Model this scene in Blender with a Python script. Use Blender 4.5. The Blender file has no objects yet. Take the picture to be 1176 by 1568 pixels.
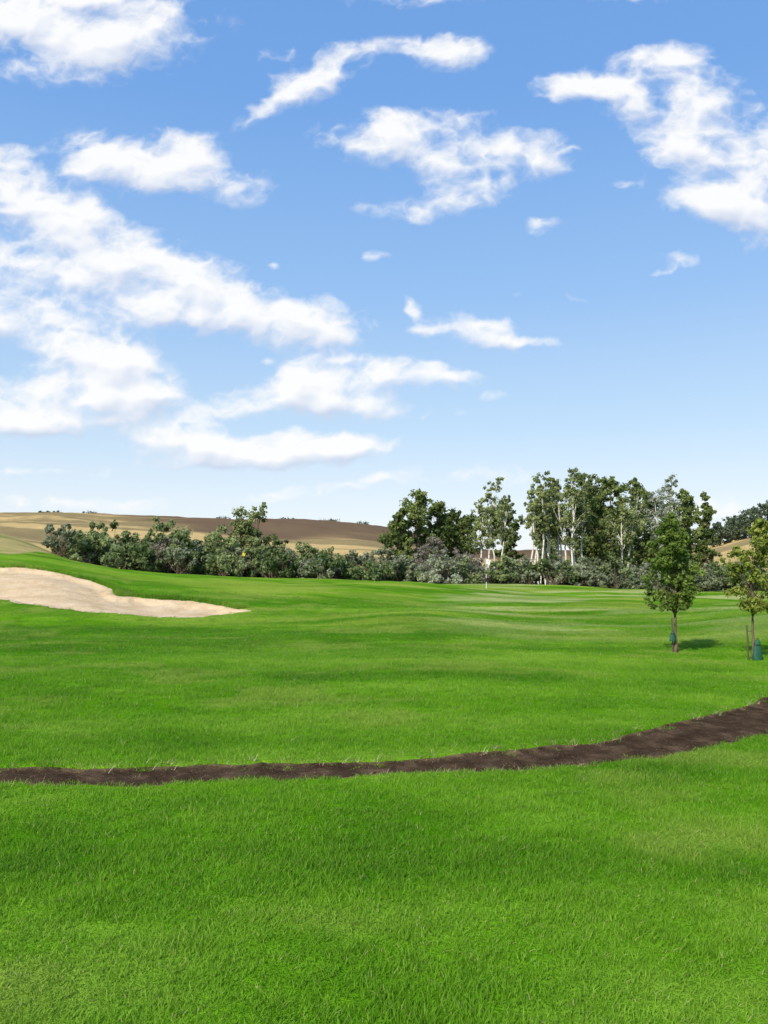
import bpy, math, numpy as np
from mathutils import Vector
rng = np.random.default_rng(7)
scene = bpy.context.scene
R = math.radians

# ------------------------------------------------------------------ numpy noise
def _h(xi, yi, s):
    h = (xi*374761393 + yi*668265263 + s*1442695041) & 0xffffffff
    h = ((h ^ (h >> 13))*1274126177) & 0xffffffff
    h = h ^ (h >> 16)
    return (h & 0xffff)/65535.0
def vnoise(x, y, s=0):
    x = np.asarray(x, float); y = np.asarray(y, float)
    xi = np.floor(x).astype(np.int64); yi = np.floor(y).astype(np.int64)
    fx = x-xi; fy = y-yi
    fx = fx*fx*(3-2*fx); fy = fy*fy*(3-2*fy)
    a = _h(xi, yi, s)*(1-fx)+_h(xi+1, yi, s)*fx
    b = _h(xi, yi+1, s)*(1-fx)+_h(xi+1, yi+1, s)*fx
    return a*(1-fy)+b*fy
def fbm(x, y, o=4, s=0, pers=.5, billow=False):
    t = 0; a = 1; n = 0
    for i in range(o):
        ca, sa = math.cos(.6*i), math.sin(.6*i)
        v = vnoise((x*ca-y*sa)*2**i+i*3.7, (x*sa+y*ca)*2**i-i*5.1, s+i*17)
        if billow: v = 1-np.abs(2*v-1)**.8
        t = t+a*v; n += a; a *= pers
    return t/n
def sstep(a, b, x):
    t = np.clip((x-a)/(b-a), 0, 1); return t*t*(3-2*t)

# ------------------------------------------------------------------ terrain
Yn = np.array([3, 20, 30, 36, 42, 50, 60, 68, 78, 92, 120, 200, 320, 450, 600, 900, 4000], float)
T = {
 -.48: [0, 0, -.05, .35, 1.7, 2.9, 4.0, 5.0, 5.8, 6.6, 6.6, 6, 14, 26, 44, 45, 40],
 -.42: [0, 0, -.05, .5, 1.8, 2.5, 3.1, 3.5, 3.8, 3.7, 3.0, 3, 12, 24, 44, 45, 40],
 -.36: [0, 0, -.05, .45, 1.4, 2.0, 2.2, 1.9, 1.4, 1.0, 1, 3, 10, 22, 43, 44, 40],
 -.30: [0, 0, -.05, .15, .9, 1.5, 1.85, 1.5, 1.0, .6, .5, 3, 10, 20, 42, 43.5, 40],
 -.24: [0, 0, -.05, .1, .75, 1.25, 1.55, 1.3, .8, .4, 0, 2, 9, 19, 41, 42.5, 38],
 -.12: [0, 0, .0, .1, .45, .9, 1.25, 1.0, .5, .2, 0, 1, 8, 17, 39.5, 41, 38],
 0.00: [0, 0, .0, .1, .4, .8, 1.15, 1.0, .4, 0, 0, 0, 5, 13, 37, 38, 34],
 0.12: [0, 0, .0, .05, .25, .45, .6, .85, .5, 0, 0, 0, 2, 6, 12, 20, 20],
 0.24: [0, 0, .0, .1, .3, .2, .45, .65, .2, 0, 0, 0, 2, 6, 12, 20, 20],
 0.36: [0, 0, .0, .0, .0, .1, .15, .1, -.3, 0, 0, 1, 5, 10, 16, 24, 24],
 0.48: [0, 0, .1, .15, .1, .0, .0, .0, -.3, 0, 2, 8, 16, 24, 28, 32, 30],
}
Us = np.array(sorted(T)); TB = np.array([T[u] for u in sorted(T)])
LY = np.linspace(math.log(3), math.log(4000), 500)
UU = np.linspace(-.8, .8, 161)
G1 = np.array([np.interp(LY, np.log(Yn), row) for row in TB])
G = np.array([np.interp(UU, Us, G1[:, j]) for j in range(500)]).T
def blur(A, sig, ax):
    n = int(3*sig); k = np.exp(-.5*(np.arange(-n, n+1)/sig)**2); k /= k.sum()
    P = np.pad(A, [(n, n) if i == ax else (0, 0) for i in range(2)], mode='edge')
    return np.apply_along_axis(lambda r: np.convolve(r, k, 'valid'), ax, P)
G = blur(blur(G, 3.5, 0), 4.0, 1)
BUNK = np.array([(-21, 44), (-18.9, 44.2), (-16.7, 43.2), (-14.6, 42.0), (-13.5, 40.6), (-12.9, 39.4), (-11.0, 39.4), (-8.3, 38.3), (-6, 36.3),
                 (-6.2, 34.8), (-8, 33.6), (-10.2, 33.2), (-12.3, 33.6), (-15, 35.2), (-17.5, 36.7), (-22, 39.5), (-25, 42), (-24, 44.5)])
def poly_sd(x, y, P):
    d = np.full(x.shape, 1e9); ins = np.zeros(x.shape, bool)
    n = len(P)
    for i in range(n):
        ax, ay = P[i]; bx, by = P[(i+1) % n]
        ex, ey = bx-ax, by-ay
        t = np.clip(((x-ax)*ex+(y-ay)*ey)/(ex*ex+ey*ey), 0, 1)
        d = np.minimum(d, np.hypot(x-ax-t*ex, y-ay-t*ey))
        c = ((ay > y) != (by > y)) & (x < (bx-ax)*(y-ay)/((by-ay) if by != ay else 1e-9)+ax)
        ins ^= c
    return np.where(ins, -d, d)
def bunker_sd(x, y):
    sd = np.full(x.shape, 10.0)
    m = (x > -32) & (x < 0) & (y > 26) & (y < 52)
    if m.any():
        sd[m] = poly_sd(x[m], y[m], BUNK)+(fbm(x[m]*.9, y[m]*.9, 5, 5, .6)-.5)*1.3
    return sd
def path_sd(x, y):
    yu = np.interp(x, [-60, -20, -3.83, -2.56, 0, 2.32, 3.98, 4.96, 6.05, 9, 14, 40], [11.1, 9.05, 8.14, 8.24, 8.62, 9.34, 10.65, 11.85, 13.1, 16.9, 24, 64])
    yl = np.interp(x, [-60, -20, -3.56, -2.36, 0, 2.08, 2.87, 3.78, 4.59, 7, 10, 16, 40], [10.15, 8.25, 7.55, 7.60, 7.96, 8.32, 8.66, 9.16, 9.75, 12.1, 15.6, 23, 56])
    sd = np.maximum(y-yu, yl-y)*.85
    return sd+(fbm(x*1.6, y*1.6, 5, 9, .6)-.5)*.32
def height(x, y):
    x = np.asarray(x, float); y = np.asarray(y, float)
    yy = np.maximum(y, 3.01); u = np.clip(x/yy, -.795, .795)
    fi = (u+.8)/.01; fj = (np.log(np.clip(yy, 3.01, 3990))-LY[0])/(LY[1]-LY[0])
    i = np.clip(fi.astype(int), 0, 159); j = np.clip(fj.astype(int), 0, 498)
    a = fi-i; b = fj-j
    z = G[i, j]*(1-a)*(1-b)+G[i+1, j]*a*(1-b)+G[i, j+1]*(1-a)*b+G[i+1, j+1]*a*b
    r = np.hypot(x, y)
    z = z+(fbm(x/7, y/7, 3, 1)-.5)*.36*sstep(3, 14, r)+(fbm(x/1.3, y/1.3, 2, 3)-.5)*.035
    z = z+(fbm(x/11, y/11, 2, 14)-.5)*.95*sstep(18, 34, r)*sstep(-.12, .08, x/np.maximum(yy, 5))
    z = z+(fbm(x/60, y/60, 4, 4)-.5)*8*sstep(150, 500, r)
    return z
def height_cut(x, y):
    z = height(x, y)
    b = bunker_sd(x, y); z = z-.28*sstep(.25, -.8, b)
    p = path_sd(x, y); z = z-.05*sstep(.06, -.12, p)
    return z

def fast_mesh(name, V, F, tint=None, mats=(), midx=None, smooth=False, attrs=None):
    V = np.asarray(V, np.float32); F = np.asarray(F, np.int32)
    me = bpy.data.meshes.new(name)
    k = F.shape[1]
    me.vertices.add(len(V)); me.vertices.foreach_set('co', V.ravel())
    me.loops.add(F.size); me.loops.foreach_set('vertex_index', F.ravel())
    me.polygons.add(len(F)); me.polygons.foreach_set('loop_start', np.arange(0, F.size, k, dtype=np.int32))
    if midx is not None: me.polygons.foreach_set('material_index', np.asarray(midx, np.int32))
    me.polygons.foreach_set('use_smooth', np.full(len(F), smooth))
    for m in mats: me.materials.append(m)
    if tint is not None:
        a = me.attributes.new('tint', 'FLOAT', 'POINT'); a.data.foreach_set('value', np.asarray(tint, np.float32))
    for kx, v in (attrs or {}).items():
        v = np.asarray(v)
        if v.ndim == 2:
            a = me.attributes.new(kx, 'FLOAT_COLOR', 'POINT'); a.data.foreach_set('color', np.asarray(v, np.float32).ravel())
        else:
            a = me.attributes.new(kx, 'FLOAT', 'POINT'); a.data.foreach_set('value', np.asarray(v, np.float32))
    me.update(calc_edges=True)
    return me
def add(name, me, parent=None, loc=(0, 0, 0)):
    o = bpy.data.objects.new(name, me); o.location = loc
    scene.collection.objects.link(o)
    if parent: o.parent = parent
    return o

# ------------------------------------------------------------------ node helpers
class NT:
    def __init__(s, tree): s.t = tree; s.n = tree.nodes; s.l = tree.links
    def new(s, typ, ins=None, **kw):
        n = s.n.new(typ)
        for k, v in kw.items(): setattr(n, k, v)
        for k, v in (ins or {}).items():
            if isinstance(v, bpy.types.NodeSocket): s.l.new(v, n.inputs[k])
            else: n.inputs[k].default_value = v
        return n
    def math(s, op, a, b=0., c=0., clamp=False):
        return s.new('ShaderNodeMath', {0: a, 1: b, 2: c}, operation=op, use_clamp=clamp).outputs[0]
    def ramp(s, fac, stops, interp='LINEAR'):
        n = s.new('ShaderNodeValToRGB', {0: fac}); cr = n.color_ramp; cr.interpolation = interp
        while len(cr.elements) < len(stops): cr.elements.new(.5)
        for e, (p, c) in zip(cr.elements, stops):
            e.position = p; e.color = (*c, 1) if len(c) == 3 else c
        return n.outputs[0]
    def mix(s, f, a, b, bt='MIX'):
        n = s.new('ShaderNodeMix', data_type='RGBA', blend_type=bt)
        for i, v in ((0, f), (6, a), (7, b)):
            if isinstance(v, bpy.types.NodeSocket): s.l.new(v, n.inputs[i])
            else: n.inputs[i].default_value = v if i == 0 else (*v, 1)
        return n.outputs[2]
    def noise(s, vec, scale, detail=3, rough=.55, dist=0.):
        return s.new('ShaderNodeTexNoise', {'Vector': vec, 'Scale': scale, 'Detail': detail, 'Roughness': rough, 'Distortion': dist}).outputs[0]
    def mrange(s, v, a, b, c, d, it='LINEAR'):
        return s.new('ShaderNodeMapRange', {0: v, 1: float(a), 2: float(b), 3: float(c), 4: float(d)}, interpolation_type=it).outputs[0]
    def attr(s, name, out='Fac'):
        return s.new('ShaderNodeAttribute', attribute_name=name).outputs[out]
def newmat(name):
    m = bpy.data.materials.new(name); m.use_nodes = True; m.node_tree.nodes.clear()
    return m, NT(m.node_tree)
def finish(nt, bsdf):
    nt.new('ShaderNodeOutputMaterial', {0: bsdf})
def simple(name, col, rough=.7, noise_amt=.25, nscale=8, metal=0):
    m, n = newmat(name)
    p = n.new('ShaderNodeTexCoord').outputs['Object']
    f = n.noise(p, nscale, 4)
    c = n.mix(f, tuple(v*(1-noise_amt) for v in col), tuple(min(1, v*(1+noise_amt)) for v in col))
    b = n.new('ShaderNodeBsdfPrincipled', {'Base Color': c, 'Roughness': rough, 'Metallic': metal})
    finish(n, b.outputs[0]); return m

def turf(x, y):
    x = np.asarray(x, float); y = np.asarray(y, float)
    big = fbm(x/7, y/4.5, 3, 61); mid = fbm(x/1.3, y/.8, 4, 63, .6); strk = fbm(x/9+2, y/1.9, 3, 65)
    s = np.clip((.30*big+.38*mid+.32*strk-.5)*3.5+.53, 0, 1)
    st = np.array([0, .33, .66, 1.]); cols = np.array([(.056, .200, .004), (.115, .310, .006), (.175, .395, .012), (.265, .47, .035)])
    c = np.stack([np.interp(s, st, cols[:, k]) for k in range(3)], -1)
    u = x/np.maximum(y, 5.)
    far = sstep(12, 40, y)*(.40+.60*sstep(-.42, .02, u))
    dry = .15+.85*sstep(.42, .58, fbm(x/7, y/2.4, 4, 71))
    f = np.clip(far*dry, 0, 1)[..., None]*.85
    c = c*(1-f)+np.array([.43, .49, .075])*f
    pale = sstep(.02, .14, u)*sstep(.56, .44, u)*sstep(22, 30, y)*sstep(.45, .56, fbm(x/8+9, y/2.4, 3, 73))
    pale = np.clip(pale, 0, 1)[..., None]*.8
    c = c*(1-pale)+np.array([.64, .63, .24])*pale
    dkb = (sstep(.55, .45, fbm(x/7+30, y/1.9, 3, 79))*sstep(11, 22, y)*sstep(75, 55, y)*.50)[..., None]
    c = c*(1-dkb)+np.array([.058, .22, .008])*dkb
    d2 = (sstep(.58, .72, fbm(x/1.8, y/1.2, 4, 75))*.5)[..., None]
    return c*(1-d2)+np.array([.38, .44, .08])*d2

gm, n = newmat('turf')
P = n.new('ShaderNodeNewGeometry').outputs['Position']
lc = n.attr('turf', 'Color')
fine = n.noise(P, 38, 3, .7); fine2 = n.noise(P, 7, 4, .7)
lc = n.mix(n.mrange(fine, .35, .65, 0., .42), lc, (.025, .10, .004))
lc = n.mix(n.mrange(fine2, .35, .7, .30, 0.), lc, (.04, .14, .006))
fieldc = n.attr('field', 'Color')
fn = n.noise(P, .06, 6, .7); fn2 = n.noise(P, .5, 4, .7)
fieldc = n.mix(n.mrange(fn, .35, .65, .30, 0.), fieldc, (.14, .11, .06))
fieldc = n.mix(n.mrange(fn2, .45, .7, 0, .25), fieldc, (.12, .11, .05))
c = n.mix(n.attr('farmask'), lc, fieldc)
bmp = n.new('ShaderNodeBump', {'Strength': .8, 'Distance': .05, 'Height': n.math('ADD', fine, fine2)})
b = n.new('ShaderNodeBsdfDiffuse', {'Color': c, 'Normal': bmp.outputs[0]})
finish(n, b.outputs[0])

af = np.radians(np.linspace(-50, 50, 820)); ab = np.radians(np.linspace(50, 310, 130))[1:-1]
ang = np.concatenate([af, ab]); rad = np.concatenate([[.02, .5], np.geomspace(1, 3800, 860)])
A, RR = np.meshgrid(ang, rad)
X = RR*np.sin(A); Y = RR*np.cos(A); Z = height_cut(X, Y)
Z = Z-.06*sstep(.02, -.10, path_sd(X, Y))-.25*sstep(-.0, -.5, bunker_sd(X, Y))   # make room for the soil and sand sheets
na, nr = len(ang), len(rad)
idx = np.arange(na*nr).reshape(nr, na); nx = np.roll(idx, -1, 1)
F = np.stack([idx[:-1], nx[:-1], nx[1:], idx[1:]], -1).reshape(-1, 4)
uu = X/np.maximum(Y, 3); N1 = fbm(X/40, Y/25, 4, 21); N3 = fbm(X/110, Y/60, 4, 23)
edge = 66+(fbm(X/9, Y/9, 3, 12)-.5)*8-17*sstep(-.405, -.47, uu)
farm = sstep(0, 3, np.where(Y > 0, Y-edge, np.hypot(X, Y)-300))
gold = np.array([.66, .46, .19]); brown = np.array([.165, .105, .065]); scrub = np.array([.24, .28, .07])
g = sstep(.40, .58, fbm(X/7, Y/5, 4, 35))[..., None]
col = scrub*(1-g)+np.array([.54, .43, .16])*g
d = sstep(90, 240, Y)[..., None]; col = col*(1-d)+gold*d
st = sstep(.50, .60, fbm(X/180, Y/20, 4, 41))*sstep(200, 260, Y)*.75; col = col*(1-st[..., None])+np.array([.20, .16, .08])*st[..., None]
pl = sstep(-.34, -.24, uu+(N1-.5)*.12)*sstep(430, 490, Y+(N3-.5)*150); col = col*(1-pl[..., None])+brown*pl[..., None]
dk = (sstep(575, 605, Y+(N3-.5)*90)*.7)[..., None]; col = col*(1-dk)+brown*.8*dk
nearb = (sstep(130, 90, Y)*sstep(-.40, -.35, uu)*(Y > 0))[..., None]; col = col*(1-nearb)+np.array([.11, .16, .04])*nearb
one = np.ones((X.size, 1))
V = np.stack([X, Y, Z], -1).reshape(-1, 3)
me = fast_mesh('ground', V, F[:, ::-1], mats=[gm], smooth=True, attrs={'field': np.concatenate([col.reshape(-1, 3), one], -1),
      'turf': np.concatenate([turf(X, Y).reshape(-1, 3), one], -1), 'farmask': farm.ravel()})
add('ground', me)

def sheet(name, xs, ys, sdf, lift, mat, bump):
    Xg, Yg = np.meshgrid(xs, ys); sd = sdf(Xg, Yg)
    Zg = height_cut(Xg, Yg)+np.clip(-sd*.5, -.12, lift)+bump(Xg, Yg)*sstep(0, -.25, sd)
    ii = np.arange(Xg.size).reshape(Xg.shape)
    Fq = np.stack([ii[:-1, :-1], ii[:-1, 1:], ii[1:, 1:], ii[1:, :-1]], -1).reshape(-1, 4)
    keep = (sd.ravel()[Fq].min(1) < .12); Fq = Fq[keep]
    used = np.unique(Fq); mp = np.zeros(Xg.size, int); mp[used] = np.arange(len(used))
    Vv = np.stack([Xg, Yg, Zg], -1).reshape(-1, 3)[used]
    return add(name, fast_mesh(name, Vv, mp[Fq], mats=[mat], smooth=True, attrs={'sd': sd.ravel()[used]}))
sm, n = newmat('bunker_sand')
P = n.new('ShaderNodeNewGeometry').outputs['Position']
c = n.ramp(n.noise(P, .7, 6, .7), [(.3, (.50, .35, .19)), (.5, (.64, .47, .28)), (.7, (.72, .56, .36))])
rk = n.noise(P, 7, 4, .7)
c = n.mix(n.mrange(rk, .5, .75, 0, .30), c, (.40, .29, .17))
bmp = n.new('ShaderNodeBump', {'Strength': .7, 'Distance': .08, 'Height': rk})
finish(n, n.new('ShaderNodeBsdfDiffuse', {'Color': c, 'Normal': bmp.outputs[0]}).outputs[0])
sheet('sand_bunker', np.arange(-28, -3, .1), np.arange(29, 48, .1), bunker_sd, .03, sm, lambda x, y: (fbm(x/.8, y/.8, 3, 8)-.5)*.10)
dm, n = newmat('bare_soil')
P = n.new('ShaderNodeNewGeometry').outputs['Position']
c = n.ramp(n.noise(P, 3, 6, .7), [(.3, (.042, .025, .015)), (.5, (.076, .048, .029)), (.72, (.17, .11, .065))])
sp = n.new('ShaderNodeTexVoronoi', {'Vector': P, 'Scale': 26.})
spk = n.math('LESS_THAN', sp.outputs['Distance'], .16)
c = n.mix(n.math('MULTIPLY', spk, n.noise(P, 11, 2)), c, (.36, .27, .16))
e = n.mrange(n.math('ADD', n.attr('sd'), n.math('MULTIPLY', n.math('SUBTRACT', n.noise(P, 6, 4), .5), .25)), -.07, .03, 0., .7)
c = n.mix(e, c, (.26, .20, .08))
bmp = n.new('ShaderNodeBump', {'Strength': 1., 'Distance': .04, 'Height': n.noise(P, 22, 5, .7)})
finish(n, n.new('ShaderNodeBsdfDiffuse', {'Color': c, 'Normal': bmp.outputs[0]}).outputs[0])
sheet('dirt_path', np.arange(-14, 16, .035), np.arange(6.8, 26, .035), path_sd, .012, dm, lambda x, y: (fbm(x/.16, y/.16, 3, 8)-.5)*.06)

# ------------------------------------------------------------------ grass blades
bm_, n = newmat('grass_blade')
lc = n.new('ShaderNodeAttribute', attribute_name='turf', attribute_type='INSTANCER').outputs['Color']
t = n.attr('t'); rnd = n.new('ShaderNodeObjectInfo').outputs['Random']; br = n.attr('tint')
lc = n.mix(n.math('MULTIPLY', br, .40), lc, (.40, .58, .07))
lc = n.mix(n.math('MULTIPLY', rnd, .34), lc, (.050, .20, .006))
lc = n.mix(n.mrange(t, .0, .35, .4, 0.), lc, (.18, .21, .04))
lc = n.mix(n.math('GREATER_THAN', br, .965), lc, (.54, .48, .22))
d1 = n.new('ShaderNodeBsdfPrincipled', {'Base Color': lc, 'Roughness': .5, 'Specular IOR Level': .15})
d2 = n.new('ShaderNodeBsdfTranslucent', {'Color': lc})
finish(n, n.new('ShaderNodeMixShader', {0: .42, 1: d1.outputs[0], 2: d2.outputs[0]}).outputs[0])
stm, n = newmat('dry_stalk')
br = n.attr('tint')
finish(n, n.new('ShaderNodeBsdfDiffuse', {'Color': n.mix(br, (.30, .24, .11), (.62, .55, .34))}).outputs[0])

tufts = bpy.data.collections.new('grass_tufts')
def tuft(name, nb, rad, hmin, hmax, wid, mat, seed, lean=.6):
    r = np.random.default_rng(seed)
    a = r.uniform(0, 2*np.pi, nb); rr = rad*np.sqrt(r.random(nb))
    base = np.stack([rr*np.cos(a), rr*np.sin(a), np.full(nb, -.012)], -1)
    hgt = r.uniform(hmin, hmax, nb); la = r.uniform(0, 2*np.pi, nb); ln = r.uniform(.1, lean, nb)*hgt
    d = np.stack([np.cos(la), np.sin(la)], -1); fa = r.uniform(0, 2*np.pi, nb)
    w = np.stack([np.cos(fa), np.sin(fa), np.zeros(nb)], -1)*(wid*r.uniform(.6, 1.2, nb))[:, None]*.5
    def pt(f, z): return base+np.concatenate([d*(ln*f)[:, None], (hgt*z)[:, None]], -1)
    m = pt(.3, .55); tp = pt(1, 1)
    V = np.stack([base-w, base+w, m+w*.85, m-w*.85, tp+w*.12, tp-w*.12], 1).reshape(-1, 3)
    i = np.arange(nb)[:, None]*6
    F = np.concatenate([i+np.array([[0, 1, 2, 3]]), i+np.array([[3, 2, 4, 5]])], 0)
    tt = np.tile([0, 0, .55, .55, 1, 1], nb); ti = np.repeat(r.random(nb), 6)
    me = fast_mesh(name, V, F, tint=ti, mats=[mat], attrs={'t': tt})
    return bpy.data.objects.new(name, me)
for k in range(6):
    tufts.objects.link(tuft(f'tuft_{k}', 36, .09, .018, .058, .0050, bm_, 100+k, 1.0))
stalks = bpy.data.collections.new('stalk_tufts')
for k in range(3):
    stalks.objects.link(tuft(f'stalk_{k}', 6, .05, .03, .09, .004, stm, 200+k, 1.3))
longt = bpy.data.collections.new('long_tufts')
for k in range(3):
    longt.objects.link(tuft(f'long_{k}', 40, .22, .10, .26, .014, bm_, 300+k, .7))
def scatter(name, pts, scl, coll):
    r = np.random.default_rng(len(pts))
    me = bpy.data.meshes.new(name); me.vertices.add(len(pts)); me.vertices.foreach_set('co', pts.astype(np.float32).ravel())
    a = me.attributes.new('scl', 'FLOAT_VECTOR', 'POINT'); a.data.foreach_set('vector', scl.astype(np.float32).ravel())
    rot = np.zeros((len(pts), 3)); rot[:, 2] = r.uniform(0, 6.283, len(pts)); rot[:, :2] = r.normal(0, .12, (len(pts), 2))
    a = me.attributes.new('rot', 'FLOAT_VECTOR', 'POINT'); a.data.foreach_set('vector', rot.astype(np.float32).ravel())
    tc = np.concatenate([turf(pts[:, 0], pts[:, 1]), np.ones((len(pts), 1))], -1)
    a = me.attributes.new('turf', 'FLOAT_COLOR', 'POINT'); a.data.foreach_set('color', tc.astype(np.float32).ravel())
    o = add(name, me)
    ng = bpy.data.node_groups.new(name+'_nodes', 'GeometryNodeTree')
    ng.interface.new_socket('Geometry', in_out='INPUT', socket_type='NodeSocketGeometry')
    ng.interface.new_socket('Geometry', in_out='OUTPUT', socket_type='NodeSocketGeometry')
    N = ng.nodes; L = ng.links
    gi = N.new('NodeGroupInput'); go = N.new('NodeGroupOutput'); ip = N.new('GeometryNodeInstanceOnPoints'); ci = N.new('GeometryNodeCollectionInfo')
    ci.inputs['Collection'].default_value = coll; ci.inputs['Separate Children'].default_value = True; ci.inputs['Reset Children'].default_value = True
    L.new(gi.outputs[0], ip.inputs['Points']); L.new(ci.outputs[0], ip.inputs['Instance']); ip.inputs['Pick Instance'].default_value = True
    for nm, sk in (('scl', 'Scale'), ('rot', 'Rotation')):
        na_ = N.new('GeometryNodeInputNamedAttribute'); na_.data_type = 'FLOAT_VECTOR'; na_.inputs['Name'].default_value = nm
        L.new(na_.outputs['Attribute'], ip.inputs[sk])
    L.new(ip.outputs[0], go.inputs[0])
    md = o.modifiers.new('instances', 'NODES'); md.node_group = ng
    return o
def wedge(y0, y1, dens, umax=.68):
    nn = int(umax*(y1**2-y0**2)*dens)
    y = np.sqrt(rng.uniform(y0**2, y1**2, nn)); x = rng.uniform(-umax, umax, nn)*y
    return x, y
xs, ys, ss = [], [], []
for (y0, y1, dn, s) in ((2.2, 6, 330, 1.), (6, 11, 200, 1.05), (11, 18, 80, 1.2), (18, 30, 30, 1.5), (30, 44, 10, 2.0)):
    x, y = wedge(y0, y1, dn); xs.append(x); ys.append(y); ss.append(np.full(len(x), s))
x = np.concatenate(xs); y = np.concatenate(ys); s = np.concatenate(ss)
p = path_sd(x, y)
keep = (p > .03) & (bunker_sd(x, y) > .1)
keep |= (p < .03) & (p > -.12) & (rng.random(len(x)) < .12)
x, y, s, p = x[keep], y[keep], s[keep], p[keep]
hz = s*rng.uniform(.7, 1.15, len(s))*(.35+1.35*fbm(x*2.0, y*2.0, 3, 77))/np.where(s > 1.3, s*.85, 1)
hz *= .65+.35*sstep(0, .35, p)
scatter('grass', np.stack([x, y, height_cut(x, y)], -1), np.stack([s, s, hz], -1), tufts)
x, y = wedge(6.5, 14, 120); p = path_sd(x, y)
k = (np.abs(p-.02) < .08) & (fbm(x*.8, y*.8, 3, 55) > .48)
x2, y2 = wedge(5, 30, .5); x = np.concatenate([x[k], x2]); y = np.concatenate([y[k], y2])
k = bunker_sd(x, y) > 0; x = x[k]; y = y[k]
sc = rng.uniform(.5, 1.2, (len(x), 1))*np.ones((1, 3))
scatter('dry_grass_stalks', np.stack([x, y, height_cut(x, y)], -1), sc, stalks)
x = rng.uniform(-27, -4, 40000); y = rng.uniform(31, 47, 40000); b = bunker_sd(x, y); k = (b > .05) & (b < .45) & (y > 37)
x, y = x[k], y[k]; sc = rng.uniform(.4, 1.0, (len(x), 1))*np.ones((1, 3))
scatter('bunker_fringe_grass', np.stack([x, y, height_cut(x, y)], -1), sc, longt)

# ------------------------------------------------------------------ foliage
def leafmat(name, dark, light, trans=.45):
    m, n = newmat(name)
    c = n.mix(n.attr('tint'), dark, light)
    d1 = n.new('ShaderNodeBsdfDiffuse', {'Color': c})
    d2 = n.new('ShaderNodeBsdfTranslucent', {'Color': c})
    finish(n, n.new('ShaderNodeMixShader', {0: trans, 1: d1.outputs[0], 2: d2.outputs[0]}).outputs[0]); return m
def unit(v): return v/np.maximum(np.linalg.norm(v, axis=-1, keepdims=True), 1e-9)
def leaves(r, C, Rad, nper, size, tint):
    k = len(C); ids = np.repeat(np.arange(k), nper); N = len(ids)
    d = unit(r.normal(size=(N, 3))); rr = r.random(N)**.45*(1+.25*r.normal(size=N))
    c = C[ids]+d*Rad[ids]*rr[:, None]
    nrm = unit(d*1.1+r.normal(size=(N, 3))*.5+np.array([0, 0, .35]))
    a = unit(np.cross(nrm, r.normal(size=(N, 3)))); b = np.cross(nrm, a)
    s = (size*r.uniform(.55, 1.25, N))[:, None]
    V = np.stack([c-a*s, c+b*s*.6, c+a*s, c-b*s*.6], 1).reshape(-1, 3)
    F = np.arange(N*4).reshape(-1, 4)
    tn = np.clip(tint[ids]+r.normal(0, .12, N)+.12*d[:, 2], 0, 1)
    return V, F, np.repeat(tn, 4)
def tube(pts, rads, k=6):
    pts = np.asarray(pts, float); m = len(pts)
    t = unit(np.gradient(pts, axis=0)); ref = np.array([.3, .9, .1])
    a = unit(np.cross(t, ref)); b = np.cross(t, a)
    th = np.linspace(0, 2*np.pi, k, endpoint=False)
    V = (pts[:, None]+np.asarray(rads)[:, None, None]*(np.cos(th)[None, :, None]*a[:, None]+np.sin(th)[None, :, None]*b[:, None])).reshape(-1, 3)
    i = np.arange(m*k).reshape(m, k); j = np.roll(i, -1, 1)
    return V, np.stack([i[:-1], j[:-1], j[1:], i[1:]], -1).reshape(-1, 4)
class Acc:
    def __init__(s): s.V = []; s.F = []; s.T = []; s.n = 0
    def put(s, V, F, T=None):
        s.V.append(V); s.F.append(F+s.n); s.T.append(np.zeros(len(V)) if T is None else T); s.n += len(V)
    def mesh(s, name, mat, smooth=False):
        return fast_mesh(name, np.concatenate(s.V), np.concatenate(s.F), tint=np.concatenate(s.T), mats=[mat], smooth=smooth)
def barkmat(name, base, dark, sc=(6, 6, 1.6), thr=(.45, .6)):
    m, n = newmat(name)
    mp = n.new('ShaderNodeMapping', {0: n.new('ShaderNodeTexCoord').outputs['Object'], 'Scale': sc})
    f = n.mrange(n.noise(mp.outputs[0], 2., 4, .6), thr[0], thr[1], 0, 1)
    finish(n, n.new('ShaderNodeBsdfDiffuse', {'Color': n.mix(f, base, dark)}).outputs[0]); return m
birch_bark = barkmat('birch_bark', (.74, .69, .58), (.22, .17, .13), (2, 2, 3.5), (.55, .68))
brown_bark = barkmat('brown_bark', (.18, .13, .09), (.08, .06, .04))
L_birch = leafmat('birch_leaves', (.11, .15, .05), (.48, .52, .21))
L_silver = leafmat('silver_leaves', (.18, .21, .13), (.62, .64, .48))
L_dark = leafmat('poplar_leaves', (.070, .110, .034), (.35, .41, .125))
L_far = leafmat('distant_leaves', (.10, .14, .08), (.22, .27, .16))  # dark tone lightened, distance haze painted into the leaf colour
L_young = leafmat('maple_leaves', (.055, .11, .016), (.34, .44, .10))
L_young2 = leafmat('linden_leaves', (.10, .15, .018), (.46, .50, .11))
L_shrub = leafmat('willow_leaves', (.095, .145, .050), (.46, .52, .22))
L_sage = leafmat('sage_leaves', (.18, .21, .11), (.60, .62, .42))
L_grey = leafmat('dry_leaves', (.20, .17, .14), (.52, .44, .36))

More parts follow.
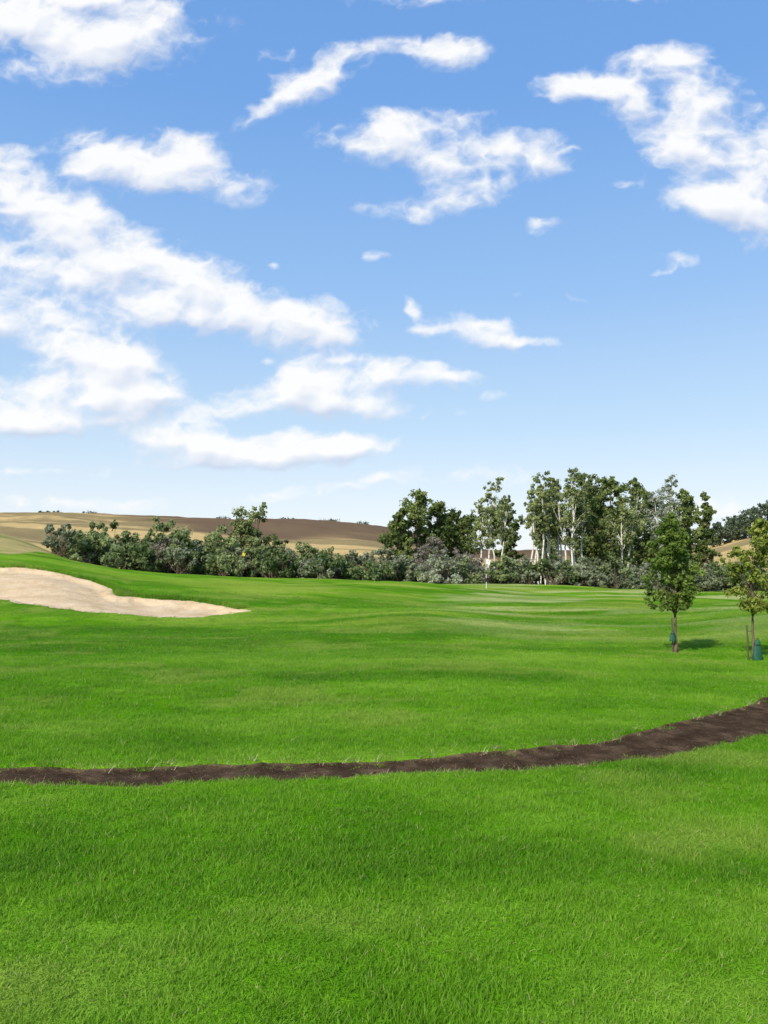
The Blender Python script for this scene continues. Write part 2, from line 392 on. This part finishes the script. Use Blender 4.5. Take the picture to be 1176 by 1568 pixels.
def make_tree(name, x, y, h, w, cb=.35, ncl=22, lpc=170, ls=.17, bark=birch_bark, leaf=L_birch, tint=.45, lean=(0, 0), trunks=1, tr=.14, seed=0, flat=1., wob=.03, crad=(.16, .30), pw=.6):
    r = np.random.default_rng(seed+1000)
    z0 = float(height_cut(np.array([x]), np.array([y]))[0])-.05
    root = bpy.data.objects.new(name, None); root.location = (x, y, z0); root.empty_display_size = .3; scene.collection.objects.link(root)
    tk = Acc(); cr = Acc()
    for ti in range(trunks):
        off = np.array([0., 0, 0]); ln = np.array([lean[0], lean[1]], float)
        if trunks > 1:
            aa = 2*np.pi*ti/trunks+r.uniform(0, 1); off = np.array([.35*math.cos(aa), .25*math.sin(aa), 0])*w*.3; ln = ln+np.array([math.cos(aa), math.sin(aa)])*w*.16
        hh = h*(1 if ti == 0 else r.uniform(.75, .95)); m = 9; tt = np.linspace(0, .94, m)
        pts = np.stack([off[0]+ln[0]*tt**1.3, off[1]+ln[1]*tt**1.3, hh*tt], -1)
        pts[1:, :2] += np.cumsum(r.normal(0, wob*h*.25, (m-1, 2)), 0)
        rd = tr*(1-.85*tt/.94); rd[0] *= 1.25
        tk.put(*tube(pts, rd, 7))
        nc = max(4, ncl//trunks); C = []; RD = []; TN = []
        for i in range(nc):
            t = cb+(1.0-cb)*((i+r.random())/nc)
            prof = math.sin(math.pi*min(1, max(0.06, (t-cb)/(1.02-cb)))**.8)**pw
            p0 = np.array([np.interp(t*.93, tt, pts[:, q]) for q in range(3)])
            a = r.uniform(0, 2*np.pi); ro = w*.5*prof*r.uniform(.25, 1.)/(trunks**.35)
            c = p0+np.array([math.cos(a)*ro, math.sin(a)*ro*flat, (hh*t-p0[2])*.6+r.normal(0, .02*h)])
            cr_ = w*r.uniform(*crad)*(.65+.35*prof)/(trunks**.25)
            C.append(c); RD.append([cr_, cr_, cr_*r.uniform(.7, 1.1)]); TN.append(tint+r.normal(0, .17))
            tb = max(cb*.85, t*.93-.10-.12*r.random()); pb = np.array([np.interp(tb, tt, pts[:, q]) for q in range(3)])
            mid = (pb+c)/2+np.array([0, 0, .04*h*r.random()]); r0 = float(np.interp(tb, tt, rd))*.45
            tk.put(*tube([pb, mid, c], [r0, r0*.6, r0*.22], 5))
            for q in range(3):
                e = c+unit(r.normal(size=3))*cr_*.9
                tk.put(*tube([mid*.4+c*.6, (c+e)/2, e], [r0*.25, r0*.18, r0*.08], 3))
        C = np.array(C); RD = np.array(RD); TN = np.array(TN)
        sc_ = 5
        C2 = np.repeat(C, sc_, 0)+unit(r.normal(size=(len(C)*sc_, 3)))*np.repeat(RD, sc_, 0)*.75
        R2 = np.repeat(RD, sc_, 0)*r.uniform(.3, .6, (len(C)*sc_, 1)); T2 = np.repeat(TN, sc_)+r.normal(0, .08, len(C)*sc_)
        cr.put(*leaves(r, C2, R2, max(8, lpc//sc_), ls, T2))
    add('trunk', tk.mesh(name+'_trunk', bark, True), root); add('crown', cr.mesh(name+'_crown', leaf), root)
    return root
K = 1230.
def at(px, dist): return (px-588)/K*dist
grove = [
 (612, 84, 7.8, 3.6, 'd', .35), (640, 86, 10.0, 4.6, 'd', .4), (668, 90, 9.2, 4.4, 'd', .3), (705, 92, 8.2, 4.8, 'd', .35), (690, 96, 8.0, 4.8, 'd', .3),
 (740, 82, 10.8, 3.8, 'b', .5), (771, 90, 9.4, 3.4, 'd', .3), (762, 80, 8.8, 3.0, 'b', .45),
 (812, 80, 11.0, 2.7, 'b', .5), (843, 92, 12.2, 3.4, 'd', .35), (870, 80, 11.9, 3.4, 'b', .42), (893, 92, 12.6, 4.4, 'd', .35), (840, 81, 12.0, 2.9, 'b', .45),
 (826, 79, 9.6, 2.2, 'b', .5), (886, 82, 11.6, 3.0, 'b', .35), (856, 83, 11.0, 2.6, 'b', .5),
 (915, 90, 12.0, 4.4, 'd', .4), (938, 85, 11.7, 4.2, 'd', .45), (966, 90, 11.8, 4.6, 'd', .42), (990, 97, 11.0, 4.2, 'd', .35), (955, 81, 9.8, 3.6, 'b', .5), (905, 97, 12, 4.4, 'd', .3),
 (1022, 87, 12.4, 4.4, 's', .5), (1050, 94, 10.8, 4.2, 'd', .42), (1078, 88, 9.8, 2.6, 'd', .42), (1035, 98, 10.0, 5, 'd', .35)]
for i, (px, dd, h, w, kd, tn) in enumerate(grove):
    x = at(px, dd)
    if kd == 'b':
        make_tree('birch_tree', x, dd, h, w, .50, 28, 115, .14, birch_bark, L_birch, tn, ((i % 3-1)*.6, 0), 2 if i % 3 else 3, .125, i, 1., .03)
    elif kd == 's':
        make_tree('silver_poplar_tree', x, dd, h, w, .40, 28, 160, .15, birch_bark, L_silver, tn, (-.3, 0), 2, .12, i, 1., .02)
    else:
        make_tree('poplar_tree', x, dd, h, w, .14, 34, 220, .18, brown_bark, L_dark, tn+.05, (.1, 0), 1, .14, i)
make_tree('willow_tree', at(380, 76), 76, 7.4, 4.8, .2, 40, 190, .15, brown_bark, L_birch, .30, (-.2, 0), 3, .11, 70)
for i, (px, dd, h, w) in enumerate([(1098, 300, 9, 7), (1116, 320, 10, 9), (1132, 310, 9, 9), (1150, 300, 11, 9), (1168, 290, 12, 9), (1192, 290, 12, 10), (1215, 300, 12, 12)]):
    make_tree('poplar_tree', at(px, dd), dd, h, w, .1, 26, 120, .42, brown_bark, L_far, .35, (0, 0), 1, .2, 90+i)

def shrubs(name, specs, leaf, seed, ls=.14, npl=36, stems=12):
    r = np.random.default_rng(seed); cr = Acc(); st = Acc()
    for (x, y, h, w, tn) in specs:
        z0 = float(height_cut(np.array([x]), np.array([y]))[0])
        nc = 12; C = []; RD = []
        for i in range(nc):
            a = r.uniform(0, 2*np.pi); e = r.random()**.7; ro = w*.5*math.sqrt(r.random())
            top = h*math.sqrt(max(.05, 1-(ro/(w*.55))**2))
            c = np.array([x+ro*math.cos(a), y+ro*math.sin(a), z0+top*(.25+.7*e)]); q = w*r.uniform(.10, .2)
            C.append(c); RD.append([q, q, q*.9])
            if i < stems: st.put(*tube([[x+r.normal(0, .15), y+r.normal(0, .15), z0-.1], [(x+c[0])/2+r.normal(0, .1), (y+c[1])/2, z0+(c[2]-z0)*.55], c+np.array([0, 0, .3])], [.04, .03, .012], 4))
        C = np.array(C); RD = np.array(RD); k = 4
        C2 = np.repeat(C, k, 0)+unit(r.normal(size=(nc*k, 3)))*np.repeat(RD, k, 0)*.8; R2 = np.repeat(RD, k, 0)*r.uniform(.35, .75, (nc*k, 1))
        cr.put(*leaves(r, C2, R2, npl, ls, np.clip(tn+np.repeat(r.normal(0, .14, nc), k), 0, 1)))
    root = bpy.data.objects.new(name, None); scene.collection.objects.link(root)
    add('stems', st.mesh(name+'_stems', brown_bark, True), root); add('foliage', cr.mesh(name+'_foliage', leaf), root)
r = np.random.default_rng(5); sp = []
for i in range(58):
    px = r.uniform(125, 350); d0 = r.uniform(69, 84)
    top = np.interp(px, [125, 145, 175, 210, 270, 310, 350], [3.6, 5.6, 6.6, 6.2, 6.6, 4.6, 4.4])
    sp.append((at(px, d0), d0, top*r.uniform(.3, 1.0), r.uniform(2.2, 5.6), r.uniform(.0, .65)))
shrubs('willow_shrubs', sp, L_shrub, 1, .16, 42)
sp = []
for i in range(46):
    px = r.uniform(340, 640); d0 = r.uniform(67, 84)
    sp.append((at(px, d0), d0, np.interp(px, [340, 400, 470, 530, 560, 640], [4.8, 4.8, 4.4, 3.2, 2.5, 3.4])*r.uniform(.35, 1.05), r.uniform(1.6, 4.2), r.uniform(.0, .75)))
shrubs('willow_shrubs', sp, L_shrub, 2)
sp = []
for i in range(70):
    px = r.uniform(600, 1230); d0 = r.uniform(70, 84)
    sp.append((at(px, d0), d0, r.uniform(1.0, 3.2), r.uniform(1.8, 4.2), r.uniform(.0, .7)))
for i in range(26):
    px = r.uniform(80, 600); d0 = r.uniform(67, 76)
    sp.append((at(px, d0), d0, r.uniform(1.0, 4.0), r.uniform(1.8, 3.6), r.uniform(.0, .45)))
shrubs('sage_shrubs', sp, L_sage, 3)
sp = []
for i in range(36):
    px = r.uniform(600, 1230); d0 = r.uniform(70, 84)
    sp.append((at(px, d0), d0, r.uniform(1.2, 3.6), r.uniform(1.8, 3.8), r.uniform(.1, .7)))
shrubs('willow_shrubs', sp, L_shrub, 6)
sp = [(at(px, d0), d0, h_, w_, .4) for px, d0, h_, w_ in ((655, 76, 4.4, 3.2), (680, 75, 5.0, 3.6), (705, 77, 4.2, 3.0), (735, 74, 2.6, 2.6), (660, 73, 2.8, 3), (960, 75, 2.4, 2.6), (240, 72, 4.6, 3.0), (430, 70, 3.0, 2.6))]
shrubs('dry_shrubs', sp, L_grey, 8, .10, 24)
sp = []
for i in range(12):
    px = r.uniform(-200, 620); d0 = r.uniform(610, 650)
    sp.append((at(px, d0), d0, r.uniform(.5, 1.0), r.uniform(5, 14), .35))
for px in (62, 70, 84): sp.append((at(px, 605), 605, 2.2, 6, .3))
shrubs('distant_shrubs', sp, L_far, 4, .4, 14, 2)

# ------------------------------------------------------------------ young trees with watering bags
make_tree('young_maple_tree', 7.29, 20.25, 3.45, 1.25, .34, 60, 200, .047, brown_bark, L_young, .42, (.03, 0), 1, .045, 501, 1., .010, (.15, .24), .40)
make_tree('young_linden_tree', 8.50, 18.7, 3.25, 1.35, .38, 38, 150, .047, brown_bark, L_young2, .45, (.25, .1), 1, .034, 512, 1., .02, (.13, .22))
bagm = simple('green_bag_plastic', (.010, .085, .040), .7, .4, 9)
strapm = simple('black_strap', (.02, .02, .02), .6)
woodm = simple('stake_wood', (.10, .07, .045), .85, .4, 14)
def watering_bag(x, y, w, h, zoff, seed):
    z0 = float(height_cut(np.array([x]), np.array([y]))[0])+zoff
    root = bpy.data.objects.new('tree_watering_bag', None); root.location = (x, y, z0); scene.collection.objects.link(root)
    k = 20; m = 12
    th = np.linspace(0, 2*np.pi, k, endpoint=False); tt = np.linspace(0, 1, m); V = []
    for t in tt:
        rad = w*.5*(1.0-.62*t**1.2)*(1 if t > .04 else .85)
        bul = 1+.14*np.sin(3*th+4*t+seed)+.07*np.sin(7*th+9*t)
        V.append(np.stack([rad*bul*np.cos(th)+.03*t*t, rad*.7*bul*np.sin(th), np.full(k, h*t)], -1))
    V.append(np.zeros((k, 3))+np.array([.02, 0, h*1.0])+V[-1]*np.array([.25, .25, 0]))
    V = np.concatenate(V); i = np.arange((m+1)*k).reshape(m+1, k); j = np.roll(i, -1, 1)
    F = np.stack([i[:-1], j[:-1], j[1:], i[1:]], -1).reshape(-1, 4)
    add('sack', fast_mesh('sack', V, F, mats=[bagm], smooth=True), root)
    a = Acc(); ring = [[.02+w*.30*math.cos(q), w*.23*math.sin(q), h*.78] for q in np.linspace(0, 2*np.pi, 17)]
    a.put(*tube(ring, [.010]*17, 5)); a.put(*tube([[0, 0, h*.95], [.02, -.01, h*1.1], [.05, 0, h*1.05]], [.01]*3, 5))
    add('strap', a.mesh('strap', strapm, True), root)
watering_bag(8.55, 18.60, .24, .48, -.02, 1)
watering_bag(7.17, 20.15, .16, .24, .28, 2)
def stake(x, y, h):
    z0 = float(height_cut(np.array([x]), np.array([y]))[0]); a = Acc()
    a.put(*tube([[0, 0, -.1], [.005, 0, h*.5], [0, .01, h]], [.018, .018, .016], 6))
    a.put(*tube([[0, 0, h*.8], [.06, .02, h*.82], [.11, .02, h*.8]], [.008]*3, 5))
    add('tree_stake', a.mesh('tree_stake', woodm, True), None, (x, y, z0))
stake(7.20, 20.22, .85); stake(8.41, 18.75, .8)

# ------------------------------------------------------------------ golf flagsticks
white = simple('white_enamel', (.75, .75, .72), .4, .05); blackm = simple('black_enamel', (.03, .03, .03), .4, .05)
yel = simple('yellow_cloth', (.75, .55, .05), .8, .15); wcl = simple('white_cloth', (.75, .72, .68), .8, .1); dk = simple('dark_pole', (.06, .05, .04), .5, .1)
def flagstick(x, y, h, polem, bandm, clothm, fh, fw):
    z0 = float(height_cut(np.array([x]), np.array([y]))[0])
    root = bpy.data.objects.new('golf_flagstick', None); root.location = (x, y, z0); scene.collection.objects.link(root)
    zs = np.linspace(-.1, h, 9)
    for i in range(8):
        a = Acc(); a.put(*tube([[0, 0, zs[i]], [0, 0, (zs[i]+zs[i+1])/2], [0, 0, zs[i+1]]], [.026-.0008*i]*3, 8))
        add(f'pole_{i}', a.mesh('pole', bandm if i in (2, 4) else polem, True), root)
    a = Acc()
    a.put(*tube([[0, 0, h], [0, 0, h+.02], [0, 0, h+.05]], [.03, .035, .005], 8)); add('knob', a.mesh('knob', polem, True), root)
    nu, nv = 14, 10; U, Vv = np.meshgrid(np.linspace(0, 1, nu), np.linspace(0, 1, nv))
    Xf = .02+fw*U*(1-.35*U*Vv); Zf = h-.03-fh*Vv-.25*fh*U**1.3; Yf = .05*np.sin(U*9+Vv*2)*U
    ii = np.arange(nu*nv).reshape(nv, nu); F = np.stack([ii[:-1, :-1], ii[:-1, 1:], ii[1:, 1:], ii[1:, :-1]], -1).reshape(-1, 4)
    add('flag', fast_mesh('flag', np.stack([Xf, Yf, Zf], -1).reshape(-1, 3), F, mats=[clothm], smooth=True), root)
flagstick(at(744, 57), 57, 2.1, white, blackm, wcl, .36, .30)
flagstick(at(371, 60), 60, 1.85, dk, dk, yel, .22, .24)

# ------------------------------------------------------------------ sky
w = bpy.data.worlds.new('World'); scene.world = w; w.use_nodes = True; w.node_tree.nodes.clear(); n = NT(w.node_tree)
SUN_EL, SUN_AZ = 38., 212.
STR = .15
sky = n.new('ShaderNodeTexSky', sky_type='NISHITA', sun_disc=False, sun_elevation=R(SUN_EL), sun_rotation=R(SUN_AZ), altitude=300, air_density=1.0, dust_density=1.0, ozone_density=2.0)
el = n.new('ShaderNodeSeparateXYZ', {0: n.new('ShaderNodeTexCoord').outputs['Generated']}).outputs[2]
S = 1/STR
haze = n.ramp(el, [(0., (.95, .98, 1.0)), (.07, (.84, .92, 1.0)), (.17, (.57, .77, .98)), (.32, (.34, .58, .95)), (.52, (.19, .42, .87)), (.9, (.12, .29, .70))])
haze = n.mix(1., haze, (S, S, S), 'MULTIPLY')
bg = n.new('ShaderNodeBackground', {0: n.mix(.84, sky.outputs[0], haze), 1: STR}); n.new('ShaderNodeOutputWorld', {0: bg.outputs[0]})

# clouds: one high sheet following the sky vault, 6 km away, density stored per point
PT = 4.0; cs, sn = math.cos(R(PT)), math.sin(R(PT))
blobs = [ # (bearing offset, height above horizon, half width, half height, tilt deg, strength) in 1/1230 tangent units
 (-500, 840, 190, 58, 0, 1.05), (-372, 825, 70, 34, -8, .85), (-600, 860, 180, 60, 0, 1.0), (-430, 775, 100, 30, 0, .58),
 (-112, 752, 62, 30, 14, 1.4), (-176, 714, 50, 15, 38, .95), (-148, 790, 38, 12, 15, .7), (-23, 795, 42, 22, 0, .76), (92, 790, 64, 27, 0, .88),
 (-8, 660, 92, 36, 0, .88), (100, 688, 80, 15, 0, .62), (190, 632, 90, 33, 0, 1.02), (132, 575, 72, 30, 10, .88), (30, 548, 66, 16, 0, .66), (90, 620, 40, 20, 0, .3),
 (-303, 663, 48, 21, -10, 1.2), (-338, 618, 130, 35, -14, 1.25), (-445, 622, 48, 20, 0, .9), (-575, 640, 40, 9, 0, .75), (-568, 624, 26, 6, 0, .7),
 (332, 740, 84, 24, 0, 1.3), (478, 735, 38, 50, 25, 1.3), (415, 784, 52, 17, 0, .82), (395, 712, 25, 38, 30, .9), (440, 648, 84, 32, -40, 1.15),
 (565, 660, 100, 74, 0, .82), (490, 565, 98, 30, -10, .92), (585, 525, 62, 38, 0, 1.0), (242, 520, 34, 15, 0, .72), (455, 475, 38, 13, 0, .76), (372, 583, 24, 9, 0, .5), (420, 458, 40, 7, 8, .55),
 (-540, 560, 130, 47, -20, 1.3), (-400, 492, 130, 39, -24, 1.25), (-268, 410, 146, 40, -14, 1.38), (-128, 375, 86, 31, -5, 1.28), (-520, 470, 140, 40, 0, .58), (-400, 385, 140, 22, 0, .50), (-400, 430, 90, 20, -10, .5),
 (-540, 360, 130, 37, -15, 1.28), (-428, 315, 80, 27, -10, 1.2), (-575, 280, 84, 20, 0, .9), (-410, 262, 60, 21, 0, 1.1), (-490, 218, 145, 20, 0, 1.18), (-580, 240, 64, 24, 0, .95), (-250, 246, 66, 17, 0, .9), (-355, 272, 28, 6, 0, .8),
 (-112, 292, 56, 17, 0, 1.05), (-130, 268, 90, 18, 0, 1.0), (32, 292, 96, 21, 0, 1.16), (-40, 246, 122, 18, -4, 1.1), (-168, 182, 146, 21, 0, 1.32), (-290, 200, 80, 15, 0, .95), (-40, 186, 52, 10, 0, 1.0), (-72, 320, 32, 9, 0, .85), (115, 295, 22, 7, 0, .8),
 (152, 365, 56, 23, -14, 1.25), (212, 346, 52, 8, 0, .9), (52, 395, 11, 15, 25, .9), (72, 365, 24, 8, 10, .88), (-170, 460, 9, 7, 0, .8), (-72, 404, 16, 9, 0, .85), (-18, 478, 32, 9, 0, .5), (212, 414, 12, 7, 0, .65), (-182, 320, 10, 6, 0, .7), (292, 418, 50, 6, -8, .45), (170, 262, 28, 9, 0, .45),
 (-528, 145, 110, 9, 0, .66), (-468, 97, 160, 11, 0, .72), (172, 138, 120, 19, 0, .64), (542, 87, 74, 20, 0, .72), (-80, 120, 170, 12, 8, .54), (-250, 160, 130, 10, 0, .45),
 (400, 880, 120, 20, 0, .5), (40, 870, 120, 16, 0, .5),
 (-820, 480, 200, 55, -10, 1.1), (-800, 260, 200, 30, 0, 1.0), (-850, 720, 180, 50, 0, .9), (850, 620, 200, 50, 0, .9), (900, 300, 180, 30, 0, .8), (0, 1050, 230, 60, 0, .9), (-500, 1100, 230, 60, 0, .9), (600, 1080, 180, 50, 0, .8)]
us = np.concatenate([np.linspace(-1.2, -.56, 110)[:-1], np.arange(-.56, .56, .00135), np.linspace(.56, 1.2, 110)])
ws = np.concatenate([np.arange(.012, .78, .00135), np.linspace(.78, 1.3, 100)])
CU, CW = np.meshgrid(us, ws)
def cloud_field(u, w_):
    wx = (fbm(u*9, w_*14, 4, 201)-.5)*.036; wy = (fbm(u*9+40, w_*14, 4, 202)-.5)*.020
    wx += (fbm(u*45, w_*60, 3, 203)-.5)*.018; wy += (fbm(u*45+9, w_*60, 3, 204)-.5)*.012
    pu, pw = u+wx, w_+wy
    Efld = np.zeros_like(u)
    for (bx, by, rx, ry, tl, sg) in blobs:
        v = (by-86)/K; den = cs-v*sn; cx, cy = bx/K/den, (sn+v*cs)/den
        rx_, ry_ = rx/K, ry/K; rm = max(rx_, ry_)*2.6
        i0, i1 = np.searchsorted(us, [cx-rm-.05, cx+rm+.05]); j0, j1 = np.searchsorted(ws, [cy-rm-.05, cy+rm+.05])
        if i1 <= i0 or j1 <= j0: continue
        dx = pu[j0:j1, i0:i1]-cx; dy = pw[j0:j1, i0:i1]-cy; c_, s_ = math.cos(R(tl)), math.sin(R(tl))
        q = ((dx*c_+dy*s_)/rx_)**2+((-dx*s_+dy*c_)/ry_)**2
        Efld[j0:j1, i0:i1] += sg*np.exp(-.85*q)
    Efld = 1.25*np.tanh(Efld/1.25)
    f1 = fbm(pu*17, pw*28, 7, 211, .58); f2 = fbm(pu*6, pw*9, 3, 215); f3 = fbm(pu*28, pw*40, 5, 217, .55, True)
    return Efld+((f1-.5)*1.35+(f2-.5)*.25+(f3-.52)*.65)*sstep(.02, .35, Efld)
fld = cloud_field(CU, CW)
alpha = sstep(.24, 1.14, fld)
def shift(Af, dj, di): return np.roll(np.roll(Af, dj, 0), di, 1)
fs = blur(blur(fld, 2., 0), 2., 1); fb = blur(blur(fld, 7., 0), 7., 1)
rel = (fs-shift(fs, -6, 3))*.7+(fb-shift(fb, -16, 8))*1.0      # brighter where density falls away toward the sun
litv = np.clip(.62+rel-.22*np.clip(fb-1.0, 0, 1), 0, 1)
dirs = np.stack([CU, np.ones_like(CU), CW], -1); dirs /= np.linalg.norm(dirs, axis=-1, keepdims=True)
Vc = (dirs*6000).reshape(-1, 3)
ii = np.arange(CU.size).reshape(CU.shape)
Fq = np.stack([ii[:-1, :-1], ii[:-1, 1:], ii[1:, 1:], ii[1:, :-1]], -1).reshape(-1, 4)
Fq = Fq[alpha.ravel()[Fq].max(1) > .004]
used = np.unique(Fq); mp = np.zeros(CU.size, int); mp[used] = np.arange(len(used))
cm, n = newmat('cloud_vapour')
em = n.new('ShaderNodeEmission', {0: n.ramp(n.attr('lit'), [(0., (.62, .69, .84)), (.45, (.84, .88, .96)), (.72, (1.0, 1.0, 1.0))]), 1: 1.0})
tr_ = n.new('ShaderNodeBsdfTransparent')
finish(n, n.new('ShaderNodeMixShader', {0: n.math('MULTIPLY', n.attr('alpha'), .97), 1: tr_.outputs[0], 2: em.outputs[0]}).outputs[0])
cm.cycles.emission_sampling = 'NONE'
add('clouds', fast_mesh('clouds', Vc[used], mp[Fq], mats=[cm], smooth=True, attrs={'alpha': alpha.ravel()[used], 'lit': litv.ravel()[used]}))

sd = bpy.data.lights.new('sun', 'SUN'); sd.energy = 4.9; sd.angle = R(.5); sd.color = (1, .95, .86)
so = bpy.data.objects.new('sun', sd); scene.collection.objects.link(so)
a, e = R(SUN_AZ), R(SUN_EL)
tosun = Vector((math.sin(a)*math.cos(e), math.cos(a)*math.cos(e), math.sin(e)))
so.rotation_euler = tosun.to_track_quat('Z', 'Y').to_euler()

cam = bpy.data.cameras.new('camera'); co = bpy.data.objects.new('camera', cam); scene.collection.objects.link(co)
co.location = (0, 0, 2.0); co.rotation_euler = (R(90+PT), 0, 0)
cam.sensor_fit = 'VERTICAL'; cam.sensor_height = 24; cam.lens = 24*K/1568; cam.clip_end = 9000; cam.clip_start = .05
scene.camera = co
scene.view_settings.view_transform = 'Standard'; scene.view_settings.look = 'None'; scene.view_settings.exposure = 0
